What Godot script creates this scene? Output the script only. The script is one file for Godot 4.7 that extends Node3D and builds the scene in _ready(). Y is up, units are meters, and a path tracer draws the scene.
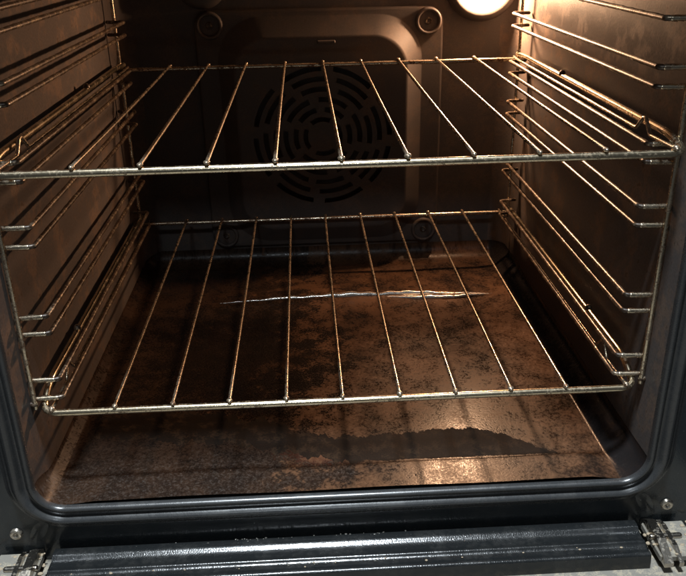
extends Node3D
# A domestic oven seen through its open door: two wire racks on wire shelf supports, fan cover and lit lamp at the back.

const WALL := 0.2075      # half width of the cavity
const FLOOR_Y := -0.065
const TOP_Y := 0.285
const BACK_Z := -0.415
const FILLET := 0.018
const FRONT_Z := 0.004
var mat := {}
var rng := RandomNumberGenerator.new()

# ------------------------------------------------------------------ helpers
func lin(r: float, g: float, b: float) -> Color:
	return Color(r, g, b).linear_to_srgb()

func part(called: String, mesh: Mesh, m: Material, parent: Node) -> MeshInstance3D:
	var o := MeshInstance3D.new()
	o.name = called
	o.mesh = mesh
	o.material_override = m
	parent.add_child(o, true)
	return o

func thing(called: String, label: String, category: String, group := "") -> Node3D:
	var o := Node3D.new()
	o.name = called
	add_child(o, true)
	o.set_meta("label", label)
	o.set_meta("category", category)
	if group:
		o.set_meta("group", group)
	return o

func rounded(pts: Array, r: float, steps := 5) -> PackedVector3Array:
	var out := PackedVector3Array()
	out.append(pts[0])
	for i in range(1, pts.size() - 1):
		var a: Vector3 = pts[i - 1]
		var b: Vector3 = pts[i]
		var c: Vector3 = pts[i + 1]
		var k: float = minf(r, minf(a.distance_to(b), b.distance_to(c)) * 0.48)
		var p0 := b + (a - b).normalized() * k
		var p1 := b + (c - b).normalized() * k
		for s in steps + 1:
			var t := float(s) / steps
			out.append(p0.lerp(b, t).lerp(b.lerp(p1, t), t))
	out.append(pts[pts.size() - 1])
	return out

func subdivide(pts: PackedVector3Array, step: float) -> PackedVector3Array:
	var out := PackedVector3Array()
	for i in pts.size() - 1:
		var n := maxi(1, int(ceil(pts[i].distance_to(pts[i + 1]) / step)))
		for k in n:
			out.append(pts[i].lerp(pts[i + 1], float(k) / n))
	out.append(pts[pts.size() - 1])
	return out

# tube along a path, radius gently uneven (baked-on residue), rounded ends
func tube(arrs: Array, path: PackedVector3Array, radius: float, sides := 10, uneven := 0.0, lumps: FastNoiseLite = null) -> void:
	var v: PackedVector3Array = arrs[0]
	var nn: PackedVector3Array = arrs[1]
	var ix: PackedInt32Array = arrs[2]
	var pts := path.duplicate()
	var d0 := (pts[1] - pts[0]).normalized()
	var d1 := (pts[pts.size() - 1] - pts[pts.size() - 2]).normalized()
	var rad := PackedFloat32Array()
	for i in pts.size():
		rad.append(radius)
	# end caps
	var head := PackedVector3Array()
	var headr := PackedFloat32Array()
	var tail := PackedVector3Array()
	var tailr := PackedFloat32Array()
	for k in 3:
		var a := (k + 0.02) / 3.0 * PI / 2
		head.append(pts[0] - d0 * radius * cos(a))
		headr.append(radius * sin(a))
	for k in 3:
		var a := (2 - k + 0.02) / 3.0 * PI / 2
		tail.append(pts[pts.size() - 1] + d1 * radius * cos(a))
		tailr.append(radius * sin(a))
	head.append_array(pts); head.append_array(tail)
	headr.append_array(rad); headr.append_array(tailr)
	pts = head
	rad = headr
	var up := Vector3.UP if absf(d0.y) < 0.9 else Vector3.RIGHT
	var side := d0.cross(up).normalized()
	var base := v.size()
	for i in pts.size():
		var d: Vector3
		if i == 0: d = d0
		elif i == pts.size() - 1: d = d1
		else: d = (pts[i + 1] - pts[i - 1]).normalized()
		side = (side - d * side.dot(d)).normalized()
		var bi := d.cross(side)
		var r := rad[i]
		var tilt := 0.0
		if i < 3: tilt = -cos((i + 0.02) / 3.0 * PI / 2)
		elif i >= pts.size() - 3: tilt = cos((pts.size() - 1 - i + 0.02) / 3.0 * PI / 2)
		for s in sides:
			var a := TAU * s / sides
			var n := side * cos(a) + bi * sin(a)
			var rr := r
			if lumps:
				var q: Vector3 = pts[i] + n * radius
				rr *= 1.0 + uneven * lumps.get_noise_3dv(q)
			v.append(pts[i] + n * rr)
			nn.append((n * sqrt(1 - tilt * tilt) + d * tilt).normalized())
	for i in pts.size() - 1:
		for s in sides:
			var a := base + i * sides + s
			var b := base + i * sides + (s + 1) % sides
			ix.append_array([a, a + sides, b, b, a + sides, b + sides])
	arrs[0] = v; arrs[1] = nn; arrs[2] = ix

func blob(arrs: Array, at: Vector3, r: Vector3) -> void:
	var v: PackedVector3Array = arrs[0]
	var nn: PackedVector3Array = arrs[1]
	var ix: PackedInt32Array = arrs[2]
	var base := v.size()
	for i in 7:
		var t := PI * i / 6.0
		for s in 10:
			var a := TAU * s / 10.0
			var n := Vector3(sin(t) * cos(a), cos(t), sin(t) * sin(a))
			v.append(at + n * r)
			nn.append((n / r).normalized())
	for i in 6:
		for s in 10:
			var a := base + i * 10 + s
			var b := base + i * 10 + (s + 1) % 10
			ix.append_array([a, a + 10, b, b, a + 10, b + 10])
	arrs[0] = v; arrs[1] = nn; arrs[2] = ix

func fresh() -> Array:
	return [PackedVector3Array(), PackedVector3Array(), PackedInt32Array(), PackedVector2Array()]

func done(arrs: Array) -> ArrayMesh:
	var a := []
	a.resize(Mesh.ARRAY_MAX)
	a[Mesh.ARRAY_VERTEX] = arrs[0]
	a[Mesh.ARRAY_NORMAL] = arrs[1]
	a[Mesh.ARRAY_INDEX] = arrs[2]
	if arrs[3].size() == arrs[0].size():
		a[Mesh.ARRAY_TEX_UV] = arrs[3]
	var m := ArrayMesh.new()
	m.add_surface_from_arrays(Mesh.PRIMITIVE_TRIANGLES, a)
	return m

# rows x columns of points with their normals -> a sheet
func sheet(arrs: Array, rows: Array, normals: Array, closed := false, uvs := []) -> void:
	var v: PackedVector3Array = arrs[0]
	var nn: PackedVector3Array = arrs[1]
	var ix: PackedInt32Array = arrs[2]
	var uv: PackedVector2Array = arrs[3]
	var base := v.size()
	var w: int = rows[0].size()
	for i in rows.size():
		for k in w:
			v.append(rows[i][k])
			nn.append(normals[i][k])
			if uvs: uv.append(uvs[i][k])
	for i in rows.size() - 1:
		for k in (w if closed else w - 1):
			var a := base + i * w + k
			var b := base + i * w + (k + 1) % w
			# orient by the normal
			var face: Vector3 = (v[a + w] - v[a]).cross(v[b] - v[a])
			if face.length() < 1e-14: face = (v[b + w] - v[b]).cross(v[b] - v[a + w])
			if face.dot(nn[a] + nn[b + w]) < 0:
				ix.append_array([a, a + w, b, b, a + w, b + w])
			else:
				ix.append_array([a, b, a + w, b, b + w, a + w])
	arrs[0] = v; arrs[1] = nn; arrs[2] = ix; arrs[3] = uv

# a lathe about the z axis through "at": profile of (radius, z)
func lathe(profile: Array, at: Vector3, steps := 48) -> ArrayMesh:
	var st := SurfaceTool.new()
	st.begin(Mesh.PRIMITIVE_TRIANGLES)
	st.set_smooth_group(0)
	for i in profile.size() - 1:
		var p: Vector2 = profile[i]
		var q: Vector2 = profile[i + 1]
		for s in steps:
			var a := TAU * s / steps
			var b := TAU * (s + 1) / steps
			var c := [Vector3(p.x * cos(a), p.x * sin(a), p.y), Vector3(p.x * cos(b), p.x * sin(b), p.y), Vector3(q.x * cos(b), q.x * sin(b), q.y), Vector3(q.x * cos(a), q.x * sin(a), q.y)]
			for k in ([0, 1, 2, 0, 2, 3] if p.x > 1e-6 else [0, 2, 3]):
				if q.x < 1e-6 and k == 3: k = 2
				st.add_vertex(at + c[k])
	st.index()
	st.generate_normals()
	return st.commit()

# a solid stretched along x: outline of (z, y), closed, with end faces
func extrude_x(outline: Array, x0: float, x1: float, smooth := true) -> ArrayMesh:
	var st := SurfaceTool.new()
	st.begin(Mesh.PRIMITIVE_TRIANGLES)
	var n := outline.size()
	var poly := PackedVector2Array(outline)
	var turn := 0.0
	for i in n:
		turn += poly[i].cross(poly[(i + 1) % n])
	if turn > 0: poly.reverse()
	st.set_smooth_group(0 if smooth else -1)
	for i in n:
		var p := poly[i]
		var q := poly[(i + 1) % n]
		var a := Vector3(x0, p.y, p.x)
		var b := Vector3(x1, p.y, p.x)
		var c := Vector3(x1, q.y, q.x)
		var d := Vector3(x0, q.y, q.x)
		for k in [a, c, b, a, d, c]: st.add_vertex(k)
	st.set_smooth_group(-1)
	var tri := Geometry2D.triangulate_polygon(poly)
	for i in range(0, tri.size(), 3):
		for k in [0, 1, 2]:
			st.add_vertex(Vector3(x0, poly[tri[i + k]].y, poly[tri[i + k]].x))
		for k in [0, 2, 1]:
			st.add_vertex(Vector3(x1, poly[tri[i + k]].y, poly[tri[i + k]].x))
	st.generate_normals()
	return st.commit()

# chamfered box
func cbox(c: Vector3, s: Vector3, ch: float) -> ArrayMesh:
	var h := s / 2
	var pts := PackedVector3Array()
	for sx in [-1, 1]:
		for sy in [-1, 1]:
			for sz in [-1, 1]:
				var e := Vector3(sx, sy, sz)
				pts.append(c + e * (h - Vector3(0, ch, ch)))
				pts.append(c + e * (h - Vector3(ch, 0, ch)))
				pts.append(c + e * (h - Vector3(ch, ch, 0)))
	return hull(pts)

func hull(pts: PackedVector3Array) -> ArrayMesh:
	var sh := ConvexPolygonShape3D.new()
	sh.points = pts
	# brute force faces: planes through three points with all others behind
	var st := SurfaceTool.new()
	st.begin(Mesh.PRIMITIVE_TRIANGLES)
	st.set_smooth_group(-1)
	var seen := []
	var n := pts.size()
	for i in n:
		for j in range(i + 1, n):
			for k in range(j + 1, n):
				var nv := (pts[j] - pts[i]).cross(pts[k] - pts[i])
				if nv.length() < 1e-12: continue
				nv = nv.normalized()
				var lo := 0.0
				var hi := 0.0
				for p in pts:
					var d := nv.dot(p - pts[i])
					lo = minf(lo, d); hi = maxf(hi, d)
				if lo < -1e-6 and hi > 1e-6: continue
				if hi > 1e-6: nv = -nv
				var dd := nv.dot(pts[i])
				var dup := false
				for s in seen:
					if s[0].dot(nv) > 0.9999 and absf(s[1] - dd) < 1e-6: dup = true
				if dup: continue
				seen.append([nv, dd])
				var on := []
				var mid := Vector3.ZERO
				for p in pts:
					if absf(nv.dot(p) - dd) < 1e-6:
						on.append(p); mid += p
				mid /= on.size()
				var ax: Vector3 = (on[0] - mid).normalized()
				var ay := nv.cross(ax)
				on.sort_custom(func(a, b): return atan2(ay.dot(a - mid), ax.dot(a - mid)) < atan2(ay.dot(b - mid), ax.dot(b - mid)))
				for t in range(1, on.size() - 1):
					st.add_vertex(on[0]); st.add_vertex(on[t + 1]); st.add_vertex(on[t])
	st.generate_normals()
	return st.commit()

# ------------------------------------------------------------------ textures and materials
func noise_bytes(size: int, freq: float, seed_: int, octaves := 4, kind := FastNoiseLite.TYPE_SIMPLEX_SMOOTH, fr := FastNoiseLite.FRACTAL_FBM) -> PackedByteArray:
	var n := FastNoiseLite.new()
	n.seed = seed_
	n.noise_type = kind
	n.frequency = freq
	n.fractal_type = fr
	n.fractal_octaves = octaves
	return n.get_seamless_image(size, size).get_data()

func to_tex(size: int, data: PackedByteArray, rgb := true) -> ImageTexture:
	var im := Image.create_from_data(size, size, false, Image.FORMAT_RGB8 if rgb else Image.FORMAT_L8, data)
	im.generate_mipmaps()
	return ImageTexture.create_from_image(im)

func put(d: PackedByteArray, i: int, c: Color) -> void:
	var s := c.linear_to_srgb()
	d[i * 3] = int(clampf(s.r, 0, 1) * 255.0)
	d[i * 3 + 1] = int(clampf(s.g, 0, 1) * 255.0)
	d[i * 3 + 2] = int(clampf(s.b, 0, 1) * 255.0)

func triplanar(m: StandardMaterial3D, tile: float) -> void:
	m.uv1_triplanar = true
	m.uv1_world_triplanar = true
	m.uv1_scale = Vector3.ONE / tile

func enamel(called: String, base: Color, stain: Color, amount: float, fleck: float, r0: float, r1: float, tile: float, seed_: int) -> StandardMaterial3D:
	var S := 512
	var a := noise_bytes(S, 0.008, seed_, 5)
	var b := noise_bytes(S, 0.045, seed_ + 1, 3)
	var c := noise_bytes(S, 0.19, seed_ + 2, 2)
	var col := PackedByteArray(); col.resize(S * S * 3)
	var rou := PackedByteArray(); rou.resize(S * S)
	for i in S * S:
		var x := a[i] / 255.0
		var y := b[i] / 255.0
		var z := c[i] / 255.0
		var k := smoothstep(0.45, 0.75, x * 0.6 + y * 0.4) * amount
		var q := base.lerp(stain, clampf(k, 0, 1)) * (0.82 + 0.36 * z)
		var drop := smoothstep(0.80, 0.86, y) * amount
		q = q.lerp(stain * 0.55, drop * 0.8)
		if z > 0.93: q = q.lerp(Color(0.35, 0.36, 0.36), fleck)
		put(col, i, q)
		rou[i] = int(clampf(lerpf(r0, r1, clampf(0.25 + k * 0.8 + (z - 0.5) * 0.25, 0, 1)), 0, 1) * 255.0)
	var m := StandardMaterial3D.new()
	m.resource_name = called
	m.albedo_texture = to_tex(S, col)
	m.roughness = 1.0
	m.roughness_texture = to_tex(S, rou, false)
	m.roughness_texture_channel = BaseMaterial3D.TEXTURE_CHANNEL_GRAYSCALE
	m.metallic_specular = 0.5
	m.heightmap_enabled = true
	m.heightmap_texture = to_tex(S, c, false)
	m.heightmap_scale = 0.003
	triplanar(m, tile)
	return m

func wire_metal(called: String, burnt: float, seed_: int, clean := Color(0.64, 0.58, 0.46), char := Color(0.085, 0.045, 0.024), char_metal := 0.55) -> StandardMaterial3D:
	var S := 512
	var a := noise_bytes(S, 0.012, seed_, 4)
	var b := noise_bytes(S, 0.06, seed_ + 1, 4)
	var c := noise_bytes(S, 0.2, seed_ + 2, 2)
	var col := PackedByteArray(); col.resize(S * S * 3)
	var rou := PackedByteArray(); rou.resize(S * S)
	var met := PackedByteArray(); met.resize(S * S)
	for i in S * S:
		var k := clampf(smoothstep(0.62 - burnt * 0.5, 0.80 - burnt * 0.35, a[i] / 255.0 * 0.5 + b[i] / 255.0 * 0.5), 0, 1)
		var z := c[i] / 255.0
		var q := clean.lerp(Color(0.36, 0.25, 0.14), clampf(z * 1.3 - 0.2, 0, 1) * 0.7)
		q = q.lerp(char, k)
		put(col, i, q)
		rou[i] = int(lerpf(0.20, 0.40, clampf(k * 0.8 + z * 0.25, 0, 1)) * 255.0)
		met[i] = int(lerpf(1.0, char_metal, k) * 255.0)
	var m := StandardMaterial3D.new()
	m.resource_name = called
	m.albedo_texture = to_tex(S, col)
	m.metallic = 1.0
	m.metallic_texture = to_tex(S, met, false)
	m.metallic_texture_channel = BaseMaterial3D.TEXTURE_CHANNEL_GRAYSCALE
	m.roughness = 1.0
	m.roughness_texture = to_tex(S, rou, false)
	m.roughness_texture_channel = BaseMaterial3D.TEXTURE_CHANNEL_GRAYSCALE
	m.heightmap_enabled = true
	m.heightmap_texture = to_tex(S, b, false)
	m.heightmap_scale = 0.004
	triplanar(m, 0.09)
	return m

# floor: uv = ((x + 0.23) / 0.46, (z + 0.44) / 0.46)
func floor_material() -> StandardMaterial3D:
	var S := 1024
	var a := noise_bytes(S, 0.005, 11, 5)
	var b := noise_bytes(S, 0.022, 12, 5)
	var c := noise_bytes(S, 0.11, 13, 3)
	var d := noise_bytes(S, 0.26, 14, 2)
	var col := PackedByteArray(); col.resize(S * S * 3)
	var rou := PackedByteArray(); rou.resize(S * S)
	var hei := PackedByteArray(); hei.resize(S * S)
	for j in S:
		var z := float(j) / S * 0.46 - 0.44
		for i in S:
			var x := float(i) / S * 0.46 - 0.23
			var o := j * S + i
			var na := a[o] / 255.0
			var nb := b[o] / 255.0
			var nc := c[o] / 255.0
			var nd := d[o] / 255.0
			# brown baked film over black enamel, mottled down to fine grit
			var film := smoothstep(0.22, 0.78, na * 0.42 + nb * 0.38 + nc * 0.20)
			var left := smoothstep(0.010, -0.010, x + 0.015 + (na - 0.5) * 0.16 + (nb - 0.5) * 0.14 + (nc - 0.5) * 0.07 + (nd - 0.5) * 0.04)
			film *= 1.0 - 0.72 * left
			var q := Color(0.013, 0.009, 0.007).lerp(Color(0.066, 0.034, 0.018), film)
			q *= 0.40 + 0.5 * nc + 0.7 * nd
			# greyish mottling towards the front where the brown film is thin
			var grey_mottle := smoothstep(0.50, 0.72, nc * 0.5 + nd * 0.5) * left * smoothstep(-0.060, -0.030, z + (nb - 0.5) * 0.03)
			q = q.lerp(Color(0.048, 0.046, 0.043), grey_mottle * 0.38)
			# burnt grease at the left rear
			var burn := 0.0
			var e2 := Vector2((x + 0.09) / 0.10, (z + 0.19) / 0.13).length() + (nb - 0.5) * 0.7 + (nc - 0.5) * 0.5 + (nd - 0.5) * 0.6
			burn = maxf(burn, smoothstep(1.15, 0.55, e2) * 0.75)
			q = q.lerp(Color(0.0065, 0.0055, 0.005) * (0.6 + 0.9 * nd), burn * 0.93)
			# clean black enamel on the right-hand slope
			var bare := smoothstep(0.1905, 0.1920, x + (nc - 0.5) * 0.001)
			q = q.lerp(Color(0.010, 0.009, 0.009), bare)
			# black specks and pale specks of ash
			q = q.lerp(Color(0.010, 0.008, 0.007), smoothstep(0.66, 0.86, nc * 0.40 + nd * 0.45 + nb * 0.15) * 0.6)
			q = q.lerp(Color(0.26, 0.20, 0.15), smoothstep(0.84, 0.90, nd * 0.75 + nc * 0.25) * 0.7)
			# reddish burnt sauce
			var e3 := Vector2((x + 0.015) / 0.035, (z + 0.040) / 0.016).length() + (nc - 0.5) * 1.2
			q = q.lerp(Color(0.10, 0.035, 0.022), smoothstep(0.9, 0.5, e3) * 0.2)
			put(col, o, q)
			var rr := 0.30 + 0.08 * film + (nc - 0.5) * 0.22 + (nd - 0.5) * 0.28 + (nb - 0.5) * 0.16
			rr = lerpf(rr, lerpf(0.24, 0.44, smoothstep(0.0, 0.05, x)) + (nd - 0.5) * 0.45, burn * 0.9) - bare * 0.1
			rou[o] = int(clampf(rr, 0.10, 0.9) * 255.0)
			hei[o] = int(clampf(nc * 0.35 + nd * 0.5 + nb * 0.15, 0, 1) * 255.0)
	var m := StandardMaterial3D.new()
	m.resource_name = "baked_on_floor"
	m.albedo_texture = to_tex(S, col)
	m.roughness = 1.0
	m.roughness_texture = to_tex(S, rou, false)
	m.roughness_texture_channel = BaseMaterial3D.TEXTURE_CHANNEL_GRAYSCALE
	m.metallic_specular = 0.26
	m.heightmap_enabled = true
	m.heightmap_texture = to_tex(S, hei, false)
	m.heightmap_scale = 0.010
	return m

func make_materials() -> void:
	mat.wall = enamel("cavity_enamel", Color(0.074, 0.064, 0.060), Color(0.108, 0.080, 0.064), 1.0, 0.06, 0.30, 0.50, 0.22, 100)
	mat.wall.metallic_specular = 0.08
	mat.rim_enamel = enamel("rim_enamel", Color(0.024, 0.025, 0.026), Color(0.042, 0.041, 0.039), 0.4, 0.4, 0.22, 0.40, 0.12, 150)
	mat.back = enamel("back_enamel", Color(0.054, 0.047, 0.044), Color(0.085, 0.062, 0.049), 0.6, 0.12, 0.42, 0.65, 0.20, 130)
	mat.back.metallic_specular = 0.35
	mat.frame = enamel("front_enamel", Color(0.017, 0.020, 0.022), Color(0.030, 0.031, 0.030), 0.4, 0.6, 0.13, 0.32, 0.16, 160)
	mat.trim = enamel("door_enamel", Color(0.009, 0.010, 0.0106), Color(0.022, 0.022, 0.021), 0.45, 0.35, 0.15, 0.36, 0.12, 190)
	mat.trim.heightmap_scale = 0.010
	mat.panel = enamel("dirty_door_panel", Color(0.15, 0.14, 0.12), Color(0.26, 0.225, 0.165), 0.9, 0.4, 0.40, 0.75, 0.04, 220)
	mat.wire = wire_metal("rack_chrome", 0.42, 300)
	mat.rail = wire_metal("support_chrome", 0.92, 320, Color(0.66, 0.56, 0.42), Color(0.030, 0.017, 0.010), 0.25)
	mat.post = wire_metal("post_chrome", 0.30, 330)
	mat.bar = wire_metal("bar_chrome", 0.14, 340, Color(0.74, 0.65, 0.48))
	mat.lip = wire_metal("streak_steel", 0.05, 380, Color(0.80, 0.80, 0.78))  # pale metal puts the rear edge's reflected streak into the material
	mat.hinge = wire_metal("hinge_steel", 0.14, 360, Color(0.50, 0.49, 0.46), Color(0.22, 0.19, 0.14))
	mat.dark_band = enamel("dark_floor_band", Color(0.010, 0.0075, 0.006), Color(0.026, 0.017, 0.011), 1.0, 0.10, 0.55, 0.80, 0.06, 400)
	mat.dark_band.metallic_specular = 0.14
	mat.dark_band.heightmap_scale = 0.010
	mat.floor = floor_material()
	var dark := StandardMaterial3D.new()
	dark.resource_name = "dull_black"
	dark.albedo_color = lin(0.012, 0.011, 0.010)
	dark.roughness = 0.7
	mat.dark = dark
	var glass := StandardMaterial3D.new()
	glass.resource_name = "lit_lamp_glass"
	glass.albedo_color = lin(0.8, 0.75, 0.65)
	glass.roughness = 0.25
	glass.emission_enabled = true
	glass.emission = Color(1.0, 0.86, 0.62)
	glass.emission_energy_multiplier = 4.0
	mat.lamp = glass
	var crumb := StandardMaterial3D.new()
	crumb.resource_name = "crumb"
	crumb.albedo_color = lin(0.24, 0.19, 0.13)
	crumb.roughness = 0.8
	mat.crumb = crumb
	var grease := StandardMaterial3D.new()
	grease.resource_name = "grease_drop"
	grease.albedo_color = lin(0.06, 0.057, 0.05)
	grease.roughness = 0.12
	mat.grease = grease

# ------------------------------------------------------------------ oven body
# corner of the cavity, quarter turn from wall (t=0) to floor (t=1), as [dx from wall, dy from floor, n_wall, n_floor]
func corner(t: float, fold: float, reach := FILLET) -> Array:
	var r := FILLET
	var a := t * PI / 2
	var arc := [r - r * cos(a), r - r * sin(a), cos(a), sin(a)]
	if fold <= 0.0: return arc
	# wall, gentle bend, straight slope, tight fold, floor
	var slope := 0.90
	var r1 := 0.009 * reach / FILLET
	var r2 := 0.0042
	var p: Array
	if t < 0.3:
		a = t / 0.3 * slope
		p = [r1 - r1 * cos(a), -r1 * sin(a), cos(a), sin(a)]
	elif t > 0.7:
		a = lerpf(slope, PI / 2, (t - 0.7) / 0.3)
		p = [-r2 * cos(a), r2 - r2 * sin(a), cos(a), sin(a)]
	else: p = [0.0, 0.0, cos(slope), sin(slope)]
	var x1 := r1 - r1 * cos(slope)
	var x2 := reach      # where the flat floor starts
	var xs := x2 - r2 * cos(slope)
	var ys := r2 - r2 * sin(slope)
	var h := ys + (xs - x1) / tan(slope) * 1.0   # height of the slope's upper end
	if t < 0.3: p[1] += h + r1 * sin(slope)
	elif t > 0.7: p[0] += x2
	else:
		var k := (t - 0.3) / 0.4
		p[0] = lerpf(x1, xs, k)
		p[1] = lerpf(h, ys, k)
	var out := []
	for i in 4: out.append(lerpf(arc[i], p[i], fold))
	return out

# outline of the cavity as [x, y, inward nx, ny], anticlockwise from the top of the left wall
func outline(from: String, fold := 0.0) -> Array:
	var out := []
	var w := WALL
	var r := FILLET
	var near := FILLET if from != "left" and from != "floor" else 0.0095   # the floor runs closer to the left wall
	var foot: float = FLOOR_Y + corner(0.0, fold, near)[1]
	match from:
		"left":
			for i in 25: out.append([-w, lerpf(TOP_Y - r, foot, i / 24.0), 1.0, 0.0])
		"floor":
			for i in 20:
				var c := corner(i / 20.0, fold, near)
				out.append([-w + c[0], FLOOR_Y + c[1], c[2], c[3]])
			for i in 41: out.append([lerpf(-w + lerpf(r, near, fold), w - r, i / 40.0), FLOOR_Y, 0.0, 1.0])
			for i in range(1, 21):
				var c := corner(1.0 - i / 20.0, fold)
				out.append([w - c[0], FLOOR_Y + c[1], -c[2], c[3]])
		"right":
			for i in 25: out.append([w, lerpf(foot, TOP_Y - r, i / 24.0), -1.0, 0.0])
		"top":
			for i in 11:
				var a := i / 10.0 * PI / 2
				out.append([w - r + r * cos(a), TOP_Y - r + r * sin(a), -cos(a), -sin(a)])
			for i in range(1, 12): out.append([lerpf(w - r, -w + r, i / 12.0), TOP_Y, 0.0, -1.0])
			for i in 11:
				var a := i / 10.0 * PI / 2
				out.append([-w + r - r * sin(a), TOP_Y - r + r * cos(a), sin(a), -cos(a)])
	return out

func floor_rise(x: float, z: float) -> float:
	# pressed floor: a low ledge along the front, a shallow crease across the back, slightly buckled sheet
	var ledge := 0.0024 * smoothstep(-0.0265, -0.0225, z)
	var bead := 0.0020 * exp(-pow((z + 0.309 + 0.0045 * cos((x - 0.03) * 9.0) - 0.0045) / 0.0052, 2.0)) * smoothstep(-0.16, -0.06, x) * smoothstep(0.185, 0.10, x)
	var step := -0.0022 * smoothstep(-0.332, -0.337, z)
	var buckle := 0.0008 * sin(x * 21.0 + 1.0) * sin(z * 17.0) + 0.0004 * sin(x * 47.0 + z * 31.0)
	return (ledge + bead + step + buckle) * smoothstep(WALL - FILLET, WALL - FILLET - 0.02, absf(x)) * smoothstep(-0.395, -0.38, z)

func liner(called: String, from: String, m: Material, parent: Node) -> void:
	var zs := []
	if from == "floor":
		var z := FRONT_Z
		while z > -0.397:
			zs.append([z, 0.0, 0.0])
			z -= 0.0011 if (z < -0.018 and z > -0.03) or (z < -0.285 and z > -0.345) else 0.004
		zs.append([-0.397, 0.0, 0.0])
	else:
		for i in 61: zs.append([lerpf(FRONT_Z, BACK_Z + FILLET, i / 60.0), 0.0, 0.0])
	for i in range(1, 11):
		var a := i / 10.0 * PI / 2
		zs.append([BACK_Z + FILLET - FILLET * sin(a), FILLET * (1 - cos(a)), a])
	var rows := []
	var norms := []
	var uvs := []
	for q in zs:
		var row := []
		var nr := []
		var uv := []
		for p in outline(from, smoothstep(FRONT_Z - 0.002, -0.030, q[0]) * (1.0 - q[2] / (PI / 2))):
			var n := Vector3(p[2], p[3], 0)
			var at: Vector3 = Vector3(p[0], p[1], q[0]) + n * q[1]
			var nn: Vector3 = (n * cos(q[2]) + Vector3(0, 0, 1) * sin(q[2])).normalized()
			if from == "floor" and p[3] > 0.9999:
				at.y += floor_rise(at.x, at.z)
				var e := 0.0004
				nn.x -= (floor_rise(at.x + e, at.z) - floor_rise(at.x - e, at.z)) / (2 * e)
				nn.z -= (floor_rise(at.x, at.z + e) - floor_rise(at.x, at.z - e)) / (2 * e)
				nn = nn.normalized()
			row.append(at); nr.append(nn)
			uv.append(Vector2((at.x + 0.23) / 0.46, (at.z + 0.44) / 0.46))
		rows.append(row); norms.append(nr); uvs.append(uv)
	var arrs := fresh()
	sheet(arrs, rows, norms, false, uvs)
	part(called, done(arrs), m, parent)

# closed outline grown outwards by s
func ring(s: float, z: float) -> Array:
	var pts := []
	for k in ["left", "floor", "right", "top"]:
		for p in outline(k):
			pts.append(Vector3(p[0] - p[2] * s, p[1] - p[3] * s, z))
	return pts

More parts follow.
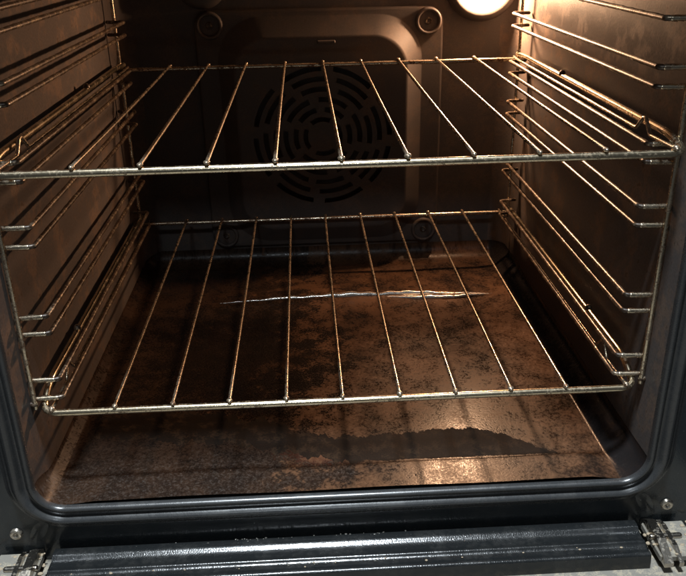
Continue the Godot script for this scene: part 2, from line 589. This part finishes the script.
func build_oven() -> void:
	var oven := thing("oven", "black enamelled built-in oven with lit lamp, fan cover and stained cavity", "oven")
	liner("side_wall", "left", mat.wall, oven)
	liner("side_wall", "right", mat.wall, oven)
	liner("cavity_floor", "floor", mat.floor, oven)
	liner("ceiling", "top", mat.wall, oven)
	var bw := fresh()
	var hw := WALL - FILLET
	var rows := []
	var norms := []
	for j in 9:
		var row := []
		var nr := []
		for i in 9:
			row.append(Vector3(lerpf(-hw, hw, i / 8.0), lerpf(FLOOR_Y + FILLET, TOP_Y - FILLET, j / 8.0), BACK_Z))
			nr.append(Vector3(0, 0, 1))
		rows.append(row); norms.append(nr)
	sheet(bw, rows, norms)
	part("back_wall", done(bw), mat.back, oven)
	# casing round the cavity, so that light enters through the door opening only
	var casing := fresh()
	var zz := [0.0, -0.445]
	var cr := []
	var cn := []
	for z in zz:
		var row := []
		var nr := []
		for p in [Vector2(-0.29, 0.34), Vector2(-0.29, -0.098), Vector2(0.29, -0.098), Vector2(0.29, 0.34)]:
			row.append(Vector3(p.x, p.y, z)); nr.append(Vector3(p.x, p.y - 0.12, 0).normalized())
		cr.append(row); cn.append(nr)
	sheet(casing, cr, cn, true)
	sheet(casing, [[Vector3(-0.29, -0.098, -0.445), Vector3(0.29, -0.098, -0.445)], [Vector3(-0.29, 0.34, -0.445), Vector3(0.29, 0.34, -0.445)]], [[Vector3(0, 0, -1), Vector3(0, 0, -1)], [Vector3(0, 0, -1), Vector3(0, 0, -1)]])
	part("casing", done(casing), mat.dark, oven)
	# rolled rim of the opening: two beads and a small step, swept round the outline
	var prof := [Vector2(0.0, FRONT_Z), Vector2(0.0003, 0.0062), Vector2(0.0012, 0.0078), Vector2(0.0024, 0.0083), Vector2(0.0037, 0.0077), Vector2(0.0046, 0.0062), Vector2(0.0054, 0.0050), Vector2(0.0066, 0.0050), Vector2(0.0076, 0.0066), Vector2(0.0087, 0.0086), Vector2(0.0102, 0.0098), Vector2(0.0118, 0.0098), Vector2(0.0132, 0.0086), Vector2(0.0141, 0.0064), Vector2(0.0150, 0.0050), Vector2(0.0160, 0.0054), Vector2(0.0170, 0.0050), Vector2(0.0176, 0.0036), Vector2(0.0200, 0.0030)]
	var rim := fresh()
	rows = []
	norms = []
	for i in prof.size():
		var p: Vector2 = prof[i]
		var t: Vector2 = (prof[mini(i + 1, prof.size() - 1)] - prof[maxi(i - 1, 0)]).normalized()
		var row := ring(p.x, p.y)
		var nr := []
		for k in ["left", "floor", "right", "top"]:
			for q in outline(k):
				# outward direction is -(nx, ny); the profile normal turns towards +z and inwards
				nr.append((Vector3(-q[2], -q[3], 0) * -t.y + Vector3(0, 0, 1) * t.x).normalized())
		rows.append(row); norms.append(nr)
	sheet(rim, rows, norms, true)
	part("opening_rim", done(rim), mat.rim_enamel, oven)
	# face plate round the rim
	var face := fresh()
	var inner := ring(0.0200, 0.0030)
	var outer := []
	var flat := []
	for p in inner:
		var q: Vector3 = p
		var c := Vector3(clampf(q.x, -0.19, 0.19), clampf(q.y, -0.05, 0.27), 0)
		var d := q - c
		var e := Vector3(signf(d.x) * 0.29 if absf(d.x) > 0.02 else q.x, 0, 0.0030)
		# push every point to a rectangle
		var dir := Vector2(q.x, q.y - 0.11)
		var k := minf(0.29 / maxf(absf(dir.x), 1e-5), (0.2350 if dir.y < 0 else 0.23) / maxf(absf(dir.y), 1e-5))
		e = Vector3(dir.x * k, 0.11 + dir.y * k, 0.0030)
		outer.append(e); flat.append(Vector3(0, 0, 1))
	sheet(face, [inner, outer], [flat, flat], true)
	part("face_plate", done(face), mat.frame, oven)
	# pressed stiffening swellings beside the hinges
	for s in [-1.0, 1.0]:
		var sw := fresh()
		var rr := []
		var rn := []
		for j in 13:
			var row := []
			var nr := []
			for i in 13:
				var u := i / 12.0 * 2 - 1
				var v := j / 12.0 * 2 - 1
				var h := 0.0014 * pow(cos(u * PI / 2), 2.0) * pow(cos(v * PI / 2), 0.7)
				row.append(Vector3(s * 0.2120 + u * 0.0085 + s * v * -0.004, -0.0875 + v * 0.0085, 0.0026 + h))
				nr.append(Vector3(0.0014 * PI / 2 * sin(u * PI) / 0.0085 * pow(cos(v * PI / 2), 0.7), v * 0.1, 1).normalized())
			rr.append(row); rn.append(nr)
		sheet(sw, rr, rn)
		part("stiffening_swelling", done(sw), mat.frame, oven)
	# screws in the face plate
	for at in [Vector3(-0.2275, -0.0885, 0.0030), Vector3(0.2285, -0.0905, 0.0030)]:
		var sc := part("face_screw", lathe([Vector2(0.0, 0.0012), Vector2(0.0012, 0.0012), Vector2(0.0018, 0.0022), Vector2(0.0032, 0.0024), Vector2(0.0042, 0.0016), Vector2(0.0046, 0.0), Vector2(0.0052, -0.0004)], at, 28), mat.hinge, oven)
		sc.set_meta("label", "small round head screw in the black face plate")
	# bent rear edge of the floor sheet, bright steel standing in for its reflected streak, split into two lips towards the right
	var lip := fresh()
	for strand in [[-0.115, 0.168, 0.0, 0.0066], [0.045, 0.172, 1.0, 0.0034]]:
		var rowl := []
		var norl := []
		for i in 91:
			var t := i / 90.0
			var x: float = lerpf(strand[0], strand[1], t)
			var k: float = pow(sin(t * PI), 1.0) * (0.82 + 0.12 * sin(x * 90.0) + 0.10 * sin(x * 310.0 + 1.0))
			var zc: float = -0.3085 - 0.0045 * cos((x - 0.03) * 9.0) + 0.0045 + 0.0005 * sin(x * 160.0) + strand[2] * 0.009 * sin(t * PI)
			var row := []
			var nr := []
			for q in 11:
				var a := q / 10.0 * PI
				row.append(Vector3(x, FLOOR_Y + 0.0004 + sin(a) * (0.0002 + strand[3] * k), zc + cos(a) * 0.0024 * k))
				nr.append(Vector3(0, sin(a), cos(a) * 1.8).normalized())
			rowl.append(row); norl.append(nr)
		sheet(lip, rowl, norl)
	part("bent_floor_edge", done(lip), mat.lip, oven)
	build_dark_band(oven)
	build_fan_cover(oven)
	build_lamp(oven)
	build_door(oven)

func along(table: Array, x: float) -> float:
	for i in table.size() - 1:
		if x <= table[i + 1].x:
			return lerpf(table[i].y, table[i + 1].y, smoothstep(table[i].x, table[i + 1].x, x))
	return table[table.size() - 1].y

# thin dark sheet on the floor, behind the front crease, with a ragged edge
func build_dark_band(oven: Node) -> void:
	var rear := [Vector2(-0.192, -0.098), Vector2(-0.16, -0.106), Vector2(-0.112, -0.105), Vector2(-0.063, -0.090), Vector2(-0.031, -0.071), Vector2(0.0, -0.0600), Vector2(0.045, -0.0627), Vector2(0.0765, -0.0656), Vector2(0.0997, -0.0650), Vector2(0.121, -0.0556), Vector2(0.134, -0.0455), Vector2(0.148, -0.0330), Vector2(0.157, -0.0280)]
	var front := [Vector2(-0.192, -0.076), Vector2(-0.184, -0.070), Vector2(-0.107, -0.0576), Vector2(-0.061, -0.0503), Vector2(-0.031, -0.0395), Vector2(-0.0025, -0.0301), Vector2(0.041, -0.0275), Vector2(0.157, -0.0275)]
	var n := FastNoiseLite.new()
	n.seed = 21
	n.frequency = 260.0
	n.fractal_octaves = 4
	var rows := []
	var norms := []
	for i in 900:
		var x := lerpf(-0.190, 0.1565, i / 899.0)
		var calm := smoothstep(0.0, 0.03, x)
		var z0: float = along(rear, x) + n.get_noise_2d(x, 0.0) * lerpf(0.0035, 0.0025, calm) + n.get_noise_2d(x * 0.2, 7.0) * lerpf(0.012, 0.003, calm)
		var z1: float = along(front, x) + n.get_noise_2d(x, 3.0) * lerpf(0.0028, 0.0010, calm) + n.get_noise_2d(x * 0.2, 9.0) * lerpf(0.010, 0.001, calm)
		z1 = maxf(z1, z0 + 0.0001)
		var row := []
		var nr := []
		for k in 9:
			var t := k / 8.0
			var z := lerpf(z0, z1, t)
			row.append(Vector3(x, FLOOR_Y + floor_rise(x, z) - 0.0001 + 0.00055 * smoothstep(0.0, 0.12, minf(t, 1.0 - t)), z))
			nr.append(Vector3(0, 1, 0))
		rows.append(row); norms.append(nr)
	var a := fresh()
	sheet(a, rows, norms)
	var o := part("dark_floor_band", done(a), mat.dark_band, oven)
	o.set_meta("label", "dark ragged band along the front of the oven floor")

func rrect(hw: float, hh: float, cy: float, r: float, z: float, n := 12) -> Array:
	var out := []
	for q in 4:
		var cx: float = [1, -1, -1, 1][q] * (hw - r)
		var cyy: float = cy + [1, 1, -1, -1][q] * (hh - r)
		for i in n + 1:
			var a := (q + float(i) / n) * PI / 2
			out.append(Vector3(cx + r * cos(a), cyy + r * sin(a), z))
		# points along the straight side to the next corner
		var a1 := (q + 1) * PI / 2
		var from := Vector3(cx + r * cos(a1), cyy + r * sin(a1), z)
		var q2 := (q + 1) % 4
		var to := Vector3([1, -1, -1, 1][q2] * (hw - r) + r * cos(a1), cy + [1, 1, -1, -1][q2] * (hh - r) + r * sin(a1), z)
		for i in range(1, n): out.append(from.lerp(to, float(i) / n))
	return out

func quad(arrs: Array, a: Vector3, b: Vector3, c: Vector3, d: Vector3, n: Vector3) -> void:
	var o: int = arrs[0].size()
	for p in [a, b, c, d]:
		arrs[0].append(p)
		arrs[1].append(n)
	if (b - a).cross(c - a).dot(n) < 0: arrs[2].append_array(PackedInt32Array([o, o + 1, o + 2, o, o + 2, o + 3]))
	else: arrs[2].append_array(PackedInt32Array([o, o + 2, o + 1, o, o + 3, o + 2]))

func build_fan_cover(oven: Node) -> void:
	var cover := Node3D.new()
	cover.name = "fan_cover"
	oven.add_child(cover, true)
	cover.set_meta("label", "square pressed fan cover with concentric arc slots on the back wall")
	var cy := 0.086
	var base := BACK_Z
	var steps := [[0.1285, 0.1285, 0.0155, 0.0], [0.1283, 0.1283, 0.0153, 0.0050], [0.1272, 0.1272, 0.0145, 0.0064], [0.1255, 0.1255, 0.0135, 0.0068], [0.1070, 0.1225, 0.0460, 0.0070], [0.1055, 0.1212, 0.0455, 0.0080], [0.0910, 0.1040, 0.0360, 0.0205], [0.0895, 0.1025, 0.0350, 0.0215], [0.0870, 0.1000, 0.0340, 0.0218]]
	var rows := []
	for s in steps: rows.append(rrect(s[0], s[1], cy, s[2], base + s[3]))
	# then gather to a circle that holds the slots
	var w: int = rows[0].size()
	var ro := 0.0790
	var circle := []
	for p in rows[rows.size() - 1]:
		var d := Vector2(p.x, p.y - cy).normalized()
		circle.append(Vector3(d.x * ro, cy + d.y * ro, base + 0.0218))
	rows.append(circle)
	var norms := []
	for i in rows.size():
		var nr := []
		for k in w:
			var a: Vector3 = rows[mini(i + 1, rows.size() - 1)][k] - rows[maxi(i - 1, 0)][k]
			var b: Vector3 = rows[i][(k + 1) % w] - rows[i][(k + w - 1) % w]
			var n := a.cross(b).normalized()
			if n.z < 0: n = -n
			if i >= rows.size() - 2: n = Vector3(0, 0, 1)
			nr.append(n)
		norms.append(nr)
	var arrs := fresh()
	sheet(arrs, rows, norms, true)
	# slotted disc: rings of arc slots between spokes, cut through
	var A := 144
	var bands := [ro, 0.0740, 0.0686, 0.0634, 0.0580, 0.0528, 0.0474, 0.0422, 0.0368, 0.0316, 0.0262, 0.0210, 0.0160, 0.0085, 0.0]
	var is_hole := func(bnd: int, k: int) -> bool:
		if bnd % 2 == 0 or bnd >= 13: return false
		var ringno := (bnd - 1) / 2
		var per: int = [18, 18, 18, 24, 24, 36][ringno]
		var shift: int = [4, 6, 8, 10, 14, 20][ringno]
		var gap: int = [4, 4, 4, 6, 7, 10][ringno]
		return posmod(k + shift, per) >= gap
	var face := func(a: Vector3, b: Vector3, c: Vector3, d: Vector3, n: Vector3): quad(arrs, a, b, c, d, n)
	var zf := base + 0.0218
	var at := func(r: float, k: int, z: float) -> Vector3:
		return Vector3(r * cos(TAU * k / A), cy + r * sin(TAU * k / A), z)
	for bnd in bands.size() - 1:
		for k in A:
			var hole: bool = is_hole.call(bnd, k)
			var r0: float = bands[bnd]
			var r1: float = bands[bnd + 1]
			if not hole:
				face.call(at.call(r0, k, zf), at.call(r0, k + 1, zf), at.call(r1, k + 1, zf), at.call(r1, k, zf), Vector3(0, 0, 1))
				continue
			var dz := zf - 0.0016
			var mid: Vector3 = at.call(1.0, k, 0) - Vector3(0, cy, 0)
			face.call(at.call(r0, k, zf), at.call(r0, k + 1, zf), at.call(r0, k + 1, dz), at.call(r0, k, dz), -mid)
			face.call(at.call(r1, k, zf), at.call(r1, k + 1, zf), at.call(r1, k + 1, dz), at.call(r1, k, dz), mid)
			var tan_ := Vector3(-mid.y, mid.x, 0)
			if not is_hole.call(bnd, k - 1): face.call(at.call(r0, k, zf), at.call(r1, k, zf), at.call(r1, k, dz), at.call(r0, k, dz), tan_)
			if not is_hole.call(bnd, k + 1): face.call(at.call(r0, k + 1, zf), at.call(r1, k + 1, zf), at.call(r1, k + 1, dz), at.call(r0, k + 1, dz), -tan_)
	part("pressed_plate", done(arrs), mat.back, cover)
	part("pressed_tab", cbox(Vector3(0.006, 0.1835, base + 0.0222), Vector3(0.019, 0.0035, 0.0030), 0.0010), mat.back, cover)
	# bosses with recessed screws in the corners
	for s in [Vector2(-1, 1), Vector2(1, 1), Vector2(-1, -1), Vector2(1, -1)]:
		var c := Vector3(s.x * 0.1125, cy + s.y * 0.1140, base + 0.0066)
		part("screw_boss", lathe([Vector2(0.0, -0.006), Vector2(0.0085, -0.006), Vector2(0.0094, -0.0052), Vector2(0.0099, 0.0022), Vector2(0.0108, 0.0036), Vector2(0.0122, 0.0038), Vector2(0.0134, 0.0028), Vector2(0.0140, 0.0004), Vector2(0.0142, -0.003)], c, 40), mat.back, cover)
		part("screw_well", lathe([Vector2(0.0, -0.0052), Vector2(0.0096, -0.0050), Vector2(0.00975, -0.001)], c, 32), mat.dark, cover)  # black lining darkens the screw recess by its colour
		part("cover_screw", lathe([Vector2(0.0, 0.0002), Vector2(0.0014, 0.0002), Vector2(0.0022, 0.0014), Vector2(0.0036, 0.0012), Vector2(0.0042, -0.0010), Vector2(0.0043, -0.003)], c, 24), mat.rail, cover)
	# blanking cap pressed into the back wall above the cover
	part("blanking_cap", lathe([Vector2(0.0, 0.006), Vector2(0.020, 0.006), Vector2(0.0235, 0.0052), Vector2(0.0262, 0.003), Vector2(0.0275, -0.001)], Vector3(-0.1185, 0.2425, base), 56), mat.back, oven)

func build_lamp(oven: Node) -> void:
	var lamp := Node3D.new()
	lamp.name = "oven_lamp"
	oven.add_child(lamp, true)
	lamp.set_meta("label", "glowing round oven lamp at the top right of the back wall")
	var c := Vector3(0.1680, 0.2365, BACK_Z)
	part("lamp_bezel", lathe([Vector2(0.0225, -0.002), Vector2(0.0235, 0.0035), Vector2(0.0270, 0.0075), Vector2(0.0315, 0.0100), Vector2(0.0345, 0.0096), Vector2(0.0375, 0.0060), Vector2(0.0390, 0.0), Vector2(0.0391, -0.002)], c, 64), mat.back, lamp)
	part("lamp_glass", lathe([Vector2(0.0, 0.0175), Vector2(0.0060, 0.0172), Vector2(0.0120, 0.0158), Vector2(0.0170, 0.0132), Vector2(0.0205, 0.0095), Vector2(0.0225, 0.0050), Vector2(0.0230, 0.0), Vector2(0.0230, -0.012), Vector2(0.0, -0.012)], c, 56), mat.lamp, lamp)
	var l := OmniLight3D.new()
	l.name = "oven_lamp_light"
	l.light_color = Color(1.0, 0.78, 0.60)
	l.light_energy = 0.23
	l.light_size = 0.010
	l.omni_range = 3.0
	l.omni_attenuation = 2.0
	l.shadow_enabled = true
	l.position = c + Vector3(0, 0, 0.0060)
	lamp.add_child(l)

func build_door(oven: Node) -> void:
	var door := Node3D.new()
	door.name = "oven_door"
	oven.add_child(door, true)
	door.set_meta("label", "opened black oven door folded down at the bottom")
	# ridged lower edge of the door, next to the hinge line
	var top := []
	for k in rounded([Vector3(0.0062, -0.1060, 0), Vector3(0.0066, -0.0992, 0), Vector3(0.0140, -0.0984, 0), Vector3(0.0185, -0.1012, 0), Vector3(0.0245, -0.1016, 0), Vector3(0.0275, -0.0998, 0), Vector3(0.0300, -0.1022, 0), Vector3(0.0345, -0.1028, 0), Vector3(0.0368, -0.1012, 0), Vector3(0.0396, -0.1020, 0), Vector3(0.0405, -0.1080, 0)], 0.0027, 6):
		top.append(Vector2(k.x, k.y))
	top.append(Vector2(0.0405, -0.1200)); top.append(Vector2(0.0062, -0.1200))
	part("edge_trim", extrude_x(top, -0.2015, 0.2040), mat.trim, door)
	part("inner_panel", cbox(Vector3(0, -0.1210, 0.18), Vector3(0.56, 0.016, 0.36), 0.002), mat.panel, door)
	for s in [-1.0, 1.0]:
		var hinge := Node3D.new()
		hinge.name = "hinge"
		door.add_child(hinge, true)
		part("hinge_plate", cbox(Vector3(s * 0.2250, -0.1050, 0.0240), Vector3(0.030, 0.006, 0.034), 0.0012), mat.panel, hinge)
		part("hinge_arm", extrude_x([Vector2(0.004, -0.1020), Vector2(0.012, -0.0960), Vector2(0.030, -0.0965), Vector2(0.046, -0.1040), Vector2(0.046, -0.1075), Vector2(0.004, -0.1075)], s * 0.2140 - 0.0030, s * 0.2140 + 0.0030, false), mat.hinge, hinge)
		part("hinge_arm", extrude_x([Vector2(0.006, -0.1020), Vector2(0.014, -0.0985), Vector2(0.034, -0.0995), Vector2(0.046, -0.1040), Vector2(0.046, -0.1075), Vector2(0.006, -0.1075)], s * 0.2225 - 0.0016, s * 0.2225 + 0.0016, false), mat.hinge, hinge)
		var pin := fresh()
		tube(pin, PackedVector3Array([Vector3(s * 0.2105, -0.1010, 0.0235), Vector3(s * 0.2300, -0.1010, 0.0235)]), 0.0021, 12)
		part("hinge_pin", done(pin), mat.hinge, hinge)

# ------------------------------------------------------------------ racks and supports
var lump_noise: FastNoiseLite

func build_rack(called: String, label: String, at: Vector3, back: float, rod_y: float, roll: float) -> void:
	var rack := thing(called, label, "oven rack", "wire racks in the oven")
	rack.position = at
	rack.rotation.z = roll
	var R := 0.0024
	var r := 0.00122
	var by := -(R + r) * 0.97
	var X := 0.2000
	# bent outer frame: side rods and front bar in one piece
	var f := fresh()
	var path := rounded([Vector3(-X + 0.003, rod_y, -back), Vector3(-X, rod_y, -back + 0.02), Vector3(-X, rod_y, -0.024), Vector3(-X, by, 0.0), Vector3(X, by, 0.0), Vector3(X, rod_y, -0.024), Vector3(X, rod_y, -back + 0.02), Vector3(X - 0.003, rod_y, -back)], 0.010, 6)
	tube(f, subdivide(path, 0.004), R, 14, 0.05, lump_noise)
	part("frame_rod", done(f), mat.bar, rack)
	var b := fresh()
	tube(b, subdivide(PackedVector3Array([Vector3(-X - 0.001, by + 0.0006, -back), Vector3(X + 0.001, by + 0.0006, -back)]), 0.004), 0.0021, 12, 0.12, lump_noise)
	part("back_bar", done(b), mat.wire, rack)
	for i in 9:
		var x := (i - 4) * 0.038 + rng.randf_range(-0.0004, 0.0004)
		var wv := fresh()
		var bow := rng.randf_range(-0.0005, 0.0006)
		var pts := PackedVector3Array()
		for k in 91:
			var t := k / 90.0
			pts.append(Vector3(x + bow * sin(t * PI), 0.0002 - 0.0006 * sin(t * PI), lerpf(0.0016, -back - 0.0016, t)))
		tube(wv, pts, r, 10, 0.16, lump_noise)
		for z in [0.0, -back]:
			blob(wv, Vector3(x, 0.0003, z), Vector3(0.0020, 0.0014, 0.0018) * rng.randf_range(0.85, 1.15))
		part("cross_wire", done(wv), mat.wire, rack)
	for s in [-1.0, 1.0]:
		var w := fresh()
		var sx: float = s * 0.1935
		var line := [Vector3(sx, -0.0006, 0.0015), Vector3(sx, -0.0014, -0.036), Vector3(sx + s * 0.0012, 0.0064, -0.047), Vector3(sx + s * 0.0012, 0.0068, -0.051), Vector3(sx, -0.0014, -0.058), Vector3(sx, -0.0014, -back + 0.012), Vector3(sx, -0.0004, -back - 0.0015)]
		tube(w, subdivide(rounded(line, 0.0022, 4), 0.004), r, 10, 0.16, lump_noise)
		blob(w, Vector3(sx, 0.0, 0.0), Vector3(0.0022, 0.0017, 0.0022))
		part("side_wire", done(w), mat.wire, rack)
		var nub := fresh()
		blob(nub, Vector3(s * X, rod_y + 0.0018, -0.236 if back < 0.38 and at.y > 0.1 else -0.098), Vector3(0.0030, 0.0034, 0.0026))
		part("stop_nub", done(nub), mat.rail, rack)

func build_support(called: String, label: String, s: float) -> void:
	var sup := thing(called, label, "shelf support", "wire shelf supports on the oven walls")
	var zf := -0.0217
	var zb := -0.3620
	var levels := [0.2490, 0.2368, 0.2098, 0.1982, 0.1645, 0.1529, 0.1248, 0.1123, 0.0639, 0.0523, 0.0183, 0.0040]
	for i in levels.size():
		var y: float = levels[i]
		var a := fresh()
		var j := rng.randf_range(-0.0005, 0.0005)
		var line := [Vector3(s * 0.1905, y + j, zf - 0.0002), Vector3(s * 0.1878, y + j, zf - 0.0010), Vector3(s * 0.1882, y, zb), Vector3(s * 0.2045, y, zb - 0.002)]
		tube(a, subdivide(rounded(line, 0.0035, 5), 0.004), 0.00165, 12, 0.22, lump_noise)
		part("rail", done(a), mat.rail, sup)
		var hk := fresh()
		tube(hk, subdivide(PackedVector3Array([Vector3(s * 0.2073, y + 0.0001, zf + 0.0012), Vector3(s * 0.1912, y + j, zf)]), 0.0012), 0.0018, 12, 0.16, lump_noise)
		part("hook_end", done(hk), mat.post, sup)
	for z in [zf + 0.0044, zb - 0.0056]:
		var a := fresh()
		var x: float = s * (0.2050 if z > -0.2 else 0.1985)
		var line := [Vector3(x, -0.0010, z), Vector3(x, 0.262, z), Vector3(s * 0.2080, 0.268, z)]
		tube(a, subdivide(rounded(line, 0.004, 4), 0.004), 0.0017, 12, 0.16, lump_noise)
		part("post", done(a), mat.post, sup)
		var p := fresh()
		tube(p, subdivide(PackedVector3Array([Vector3(x, 0.002, z), Vector3(s * 0.2090, 0.002, z)]), 0.002), 0.0020, 10)
		part("mounting_pin", done(p), mat.rail, sup)

func build_crumbs() -> void:
	var a := fresh()
	for i in 46:
		var x := rng.randf_range(-0.20, 0.20)
		var z := rng.randf_range(0.018, 0.034)
		var y := -0.1026 if z < 0.0255 else -0.1022
		var s := rng.randf_range(0.0003, 0.0009)
		blob(a, Vector3(x, y + s * 0.3, z), Vector3(s * rng.randf_range(0.8, 1.6), s * 0.6, s))
	for i in 150:
		var side := -1.0 if rng.randf() < 0.5 else 1.0
		var s := rng.randf_range(0.0005, 0.0016)
		blob(a, Vector3(side * rng.randf_range(0.206, 0.245), -0.1018 + rng.randf_range(-0.001, 0.0), rng.randf_range(0.008, 0.041)), Vector3(s * rng.randf_range(0.8, 1.5), s * 0.7, s))
	var o := part("crumbs", done(a), mat.crumb, self)
	o.set_meta("label", "pale baked crumbs scattered on the door edge and hinges")
	o.set_meta("category", "crumbs")
	o.set_meta("kind", "stuff")
	var d := fresh()
	for i in 130:
		var x := rng.randfn(-0.025, 0.045)
		if absf(x) > 0.19: continue
		var row := rng.randi() % 3
		var z: float = [0.0088, 0.0215, 0.0305][row] + rng.randf_range(-0.0016, 0.0016)
		var y: float = [-0.0992, -0.1026, -0.1022][row]
		var s := rng.randf_range(0.0003, 0.0008)
		blob(d, Vector3(x, y, z), Vector3(s * rng.randf_range(0.9, 1.7), s * 0.7, s))
	var g := part("grease_drops", done(d), mat.grease, self)
	g.set_meta("label", "shiny grease droplets along the middle of the black door edge")
	g.set_meta("category", "grease")
	g.set_meta("kind", "stuff")

# ------------------------------------------------------------------ scene
func _ready() -> void:
	rng.seed = 7
	var cam := Camera3D.new()
	cam.name = "camera"
	cam.position = Vector3(-0.018923, 0.283837, 0.434342)
	cam.rotation = Vector3(-0.426177, -0.045008, -0.018638)
	cam.fov = 40.4614
	cam.near = 0.02
	cam.far = 20.0
	add_child(cam)
	cam.current = true
	var we := WorldEnvironment.new()
	we.name = "environment"
	var env := Environment.new()
	env.background_mode = Environment.BG_COLOR
	env.background_color = lin(0.045, 0.048, 0.050)
	env.background_energy_multiplier = 1.0
	env.tonemap_mode = Environment.TONE_MAPPER_LINEAR
	env.tonemap_exposure = 1.0
	env.sdfgi_enabled = true
	env.ssao_enabled = true
	env.ssil_enabled = true
	we.environment = env
	add_child(we)
	# kitchen ceiling lamp, above and just in front of the oven
	var room := AreaLight3D.new()
	room.name = "kitchen_ceiling_light"
	room.area_size = Vector2(0.22, 0.22)
	room.light_color = Color(0.93, 0.97, 1.0)
	room.light_energy = 10.0
	room.area_range = 8.0
	room.shadow_enabled = true
	room.position = Vector3(-0.06, 1.95, 0.31)
	room.rotation_degrees = Vector3(-90, 0, 0)
	add_child(room)
	# added unseen light behind the camera, for the rear floor streak to reflect
	var added_light := AreaLight3D.new()
	added_light.name = "added_far_light"
	added_light.area_size = Vector2(0.25, 0.16)
	added_light.light_color = Color(0.93, 0.97, 1.0)
	added_light.light_energy = 1.3
	added_light.area_range = 8.0
	added_light.shadow_enabled = true
	added_light.position = Vector3(-0.10, 1.95, 2.45)
	add_child(added_light)
	added_light.look_at(Vector3(0, 0, 0))

	lump_noise = FastNoiseLite.new()
	lump_noise.seed = 5
	lump_noise.frequency = 190.0
	lump_noise.fractal_octaves = 2
	make_materials()
	build_oven()
	build_support("shelf_support", "burnt wire shelf support ladder on the left wall of the oven", -1.0)
	build_support("shelf_support", "bright wire shelf support ladder on the right wall beneath the lamp", 1.0)
	build_rack("oven_rack", "upper chrome wire oven rack level with the fan cover", Vector3(0.0013, 0.1672, 0.0), 0.3706, 0.0022, 0.0024)
	build_rack("oven_rack", "lower chrome wire oven rack above the stained oven floor", Vector3(0.0, 0.0002, -0.0143), 0.3706, 0.0078, 0.001)
	build_crumbs()
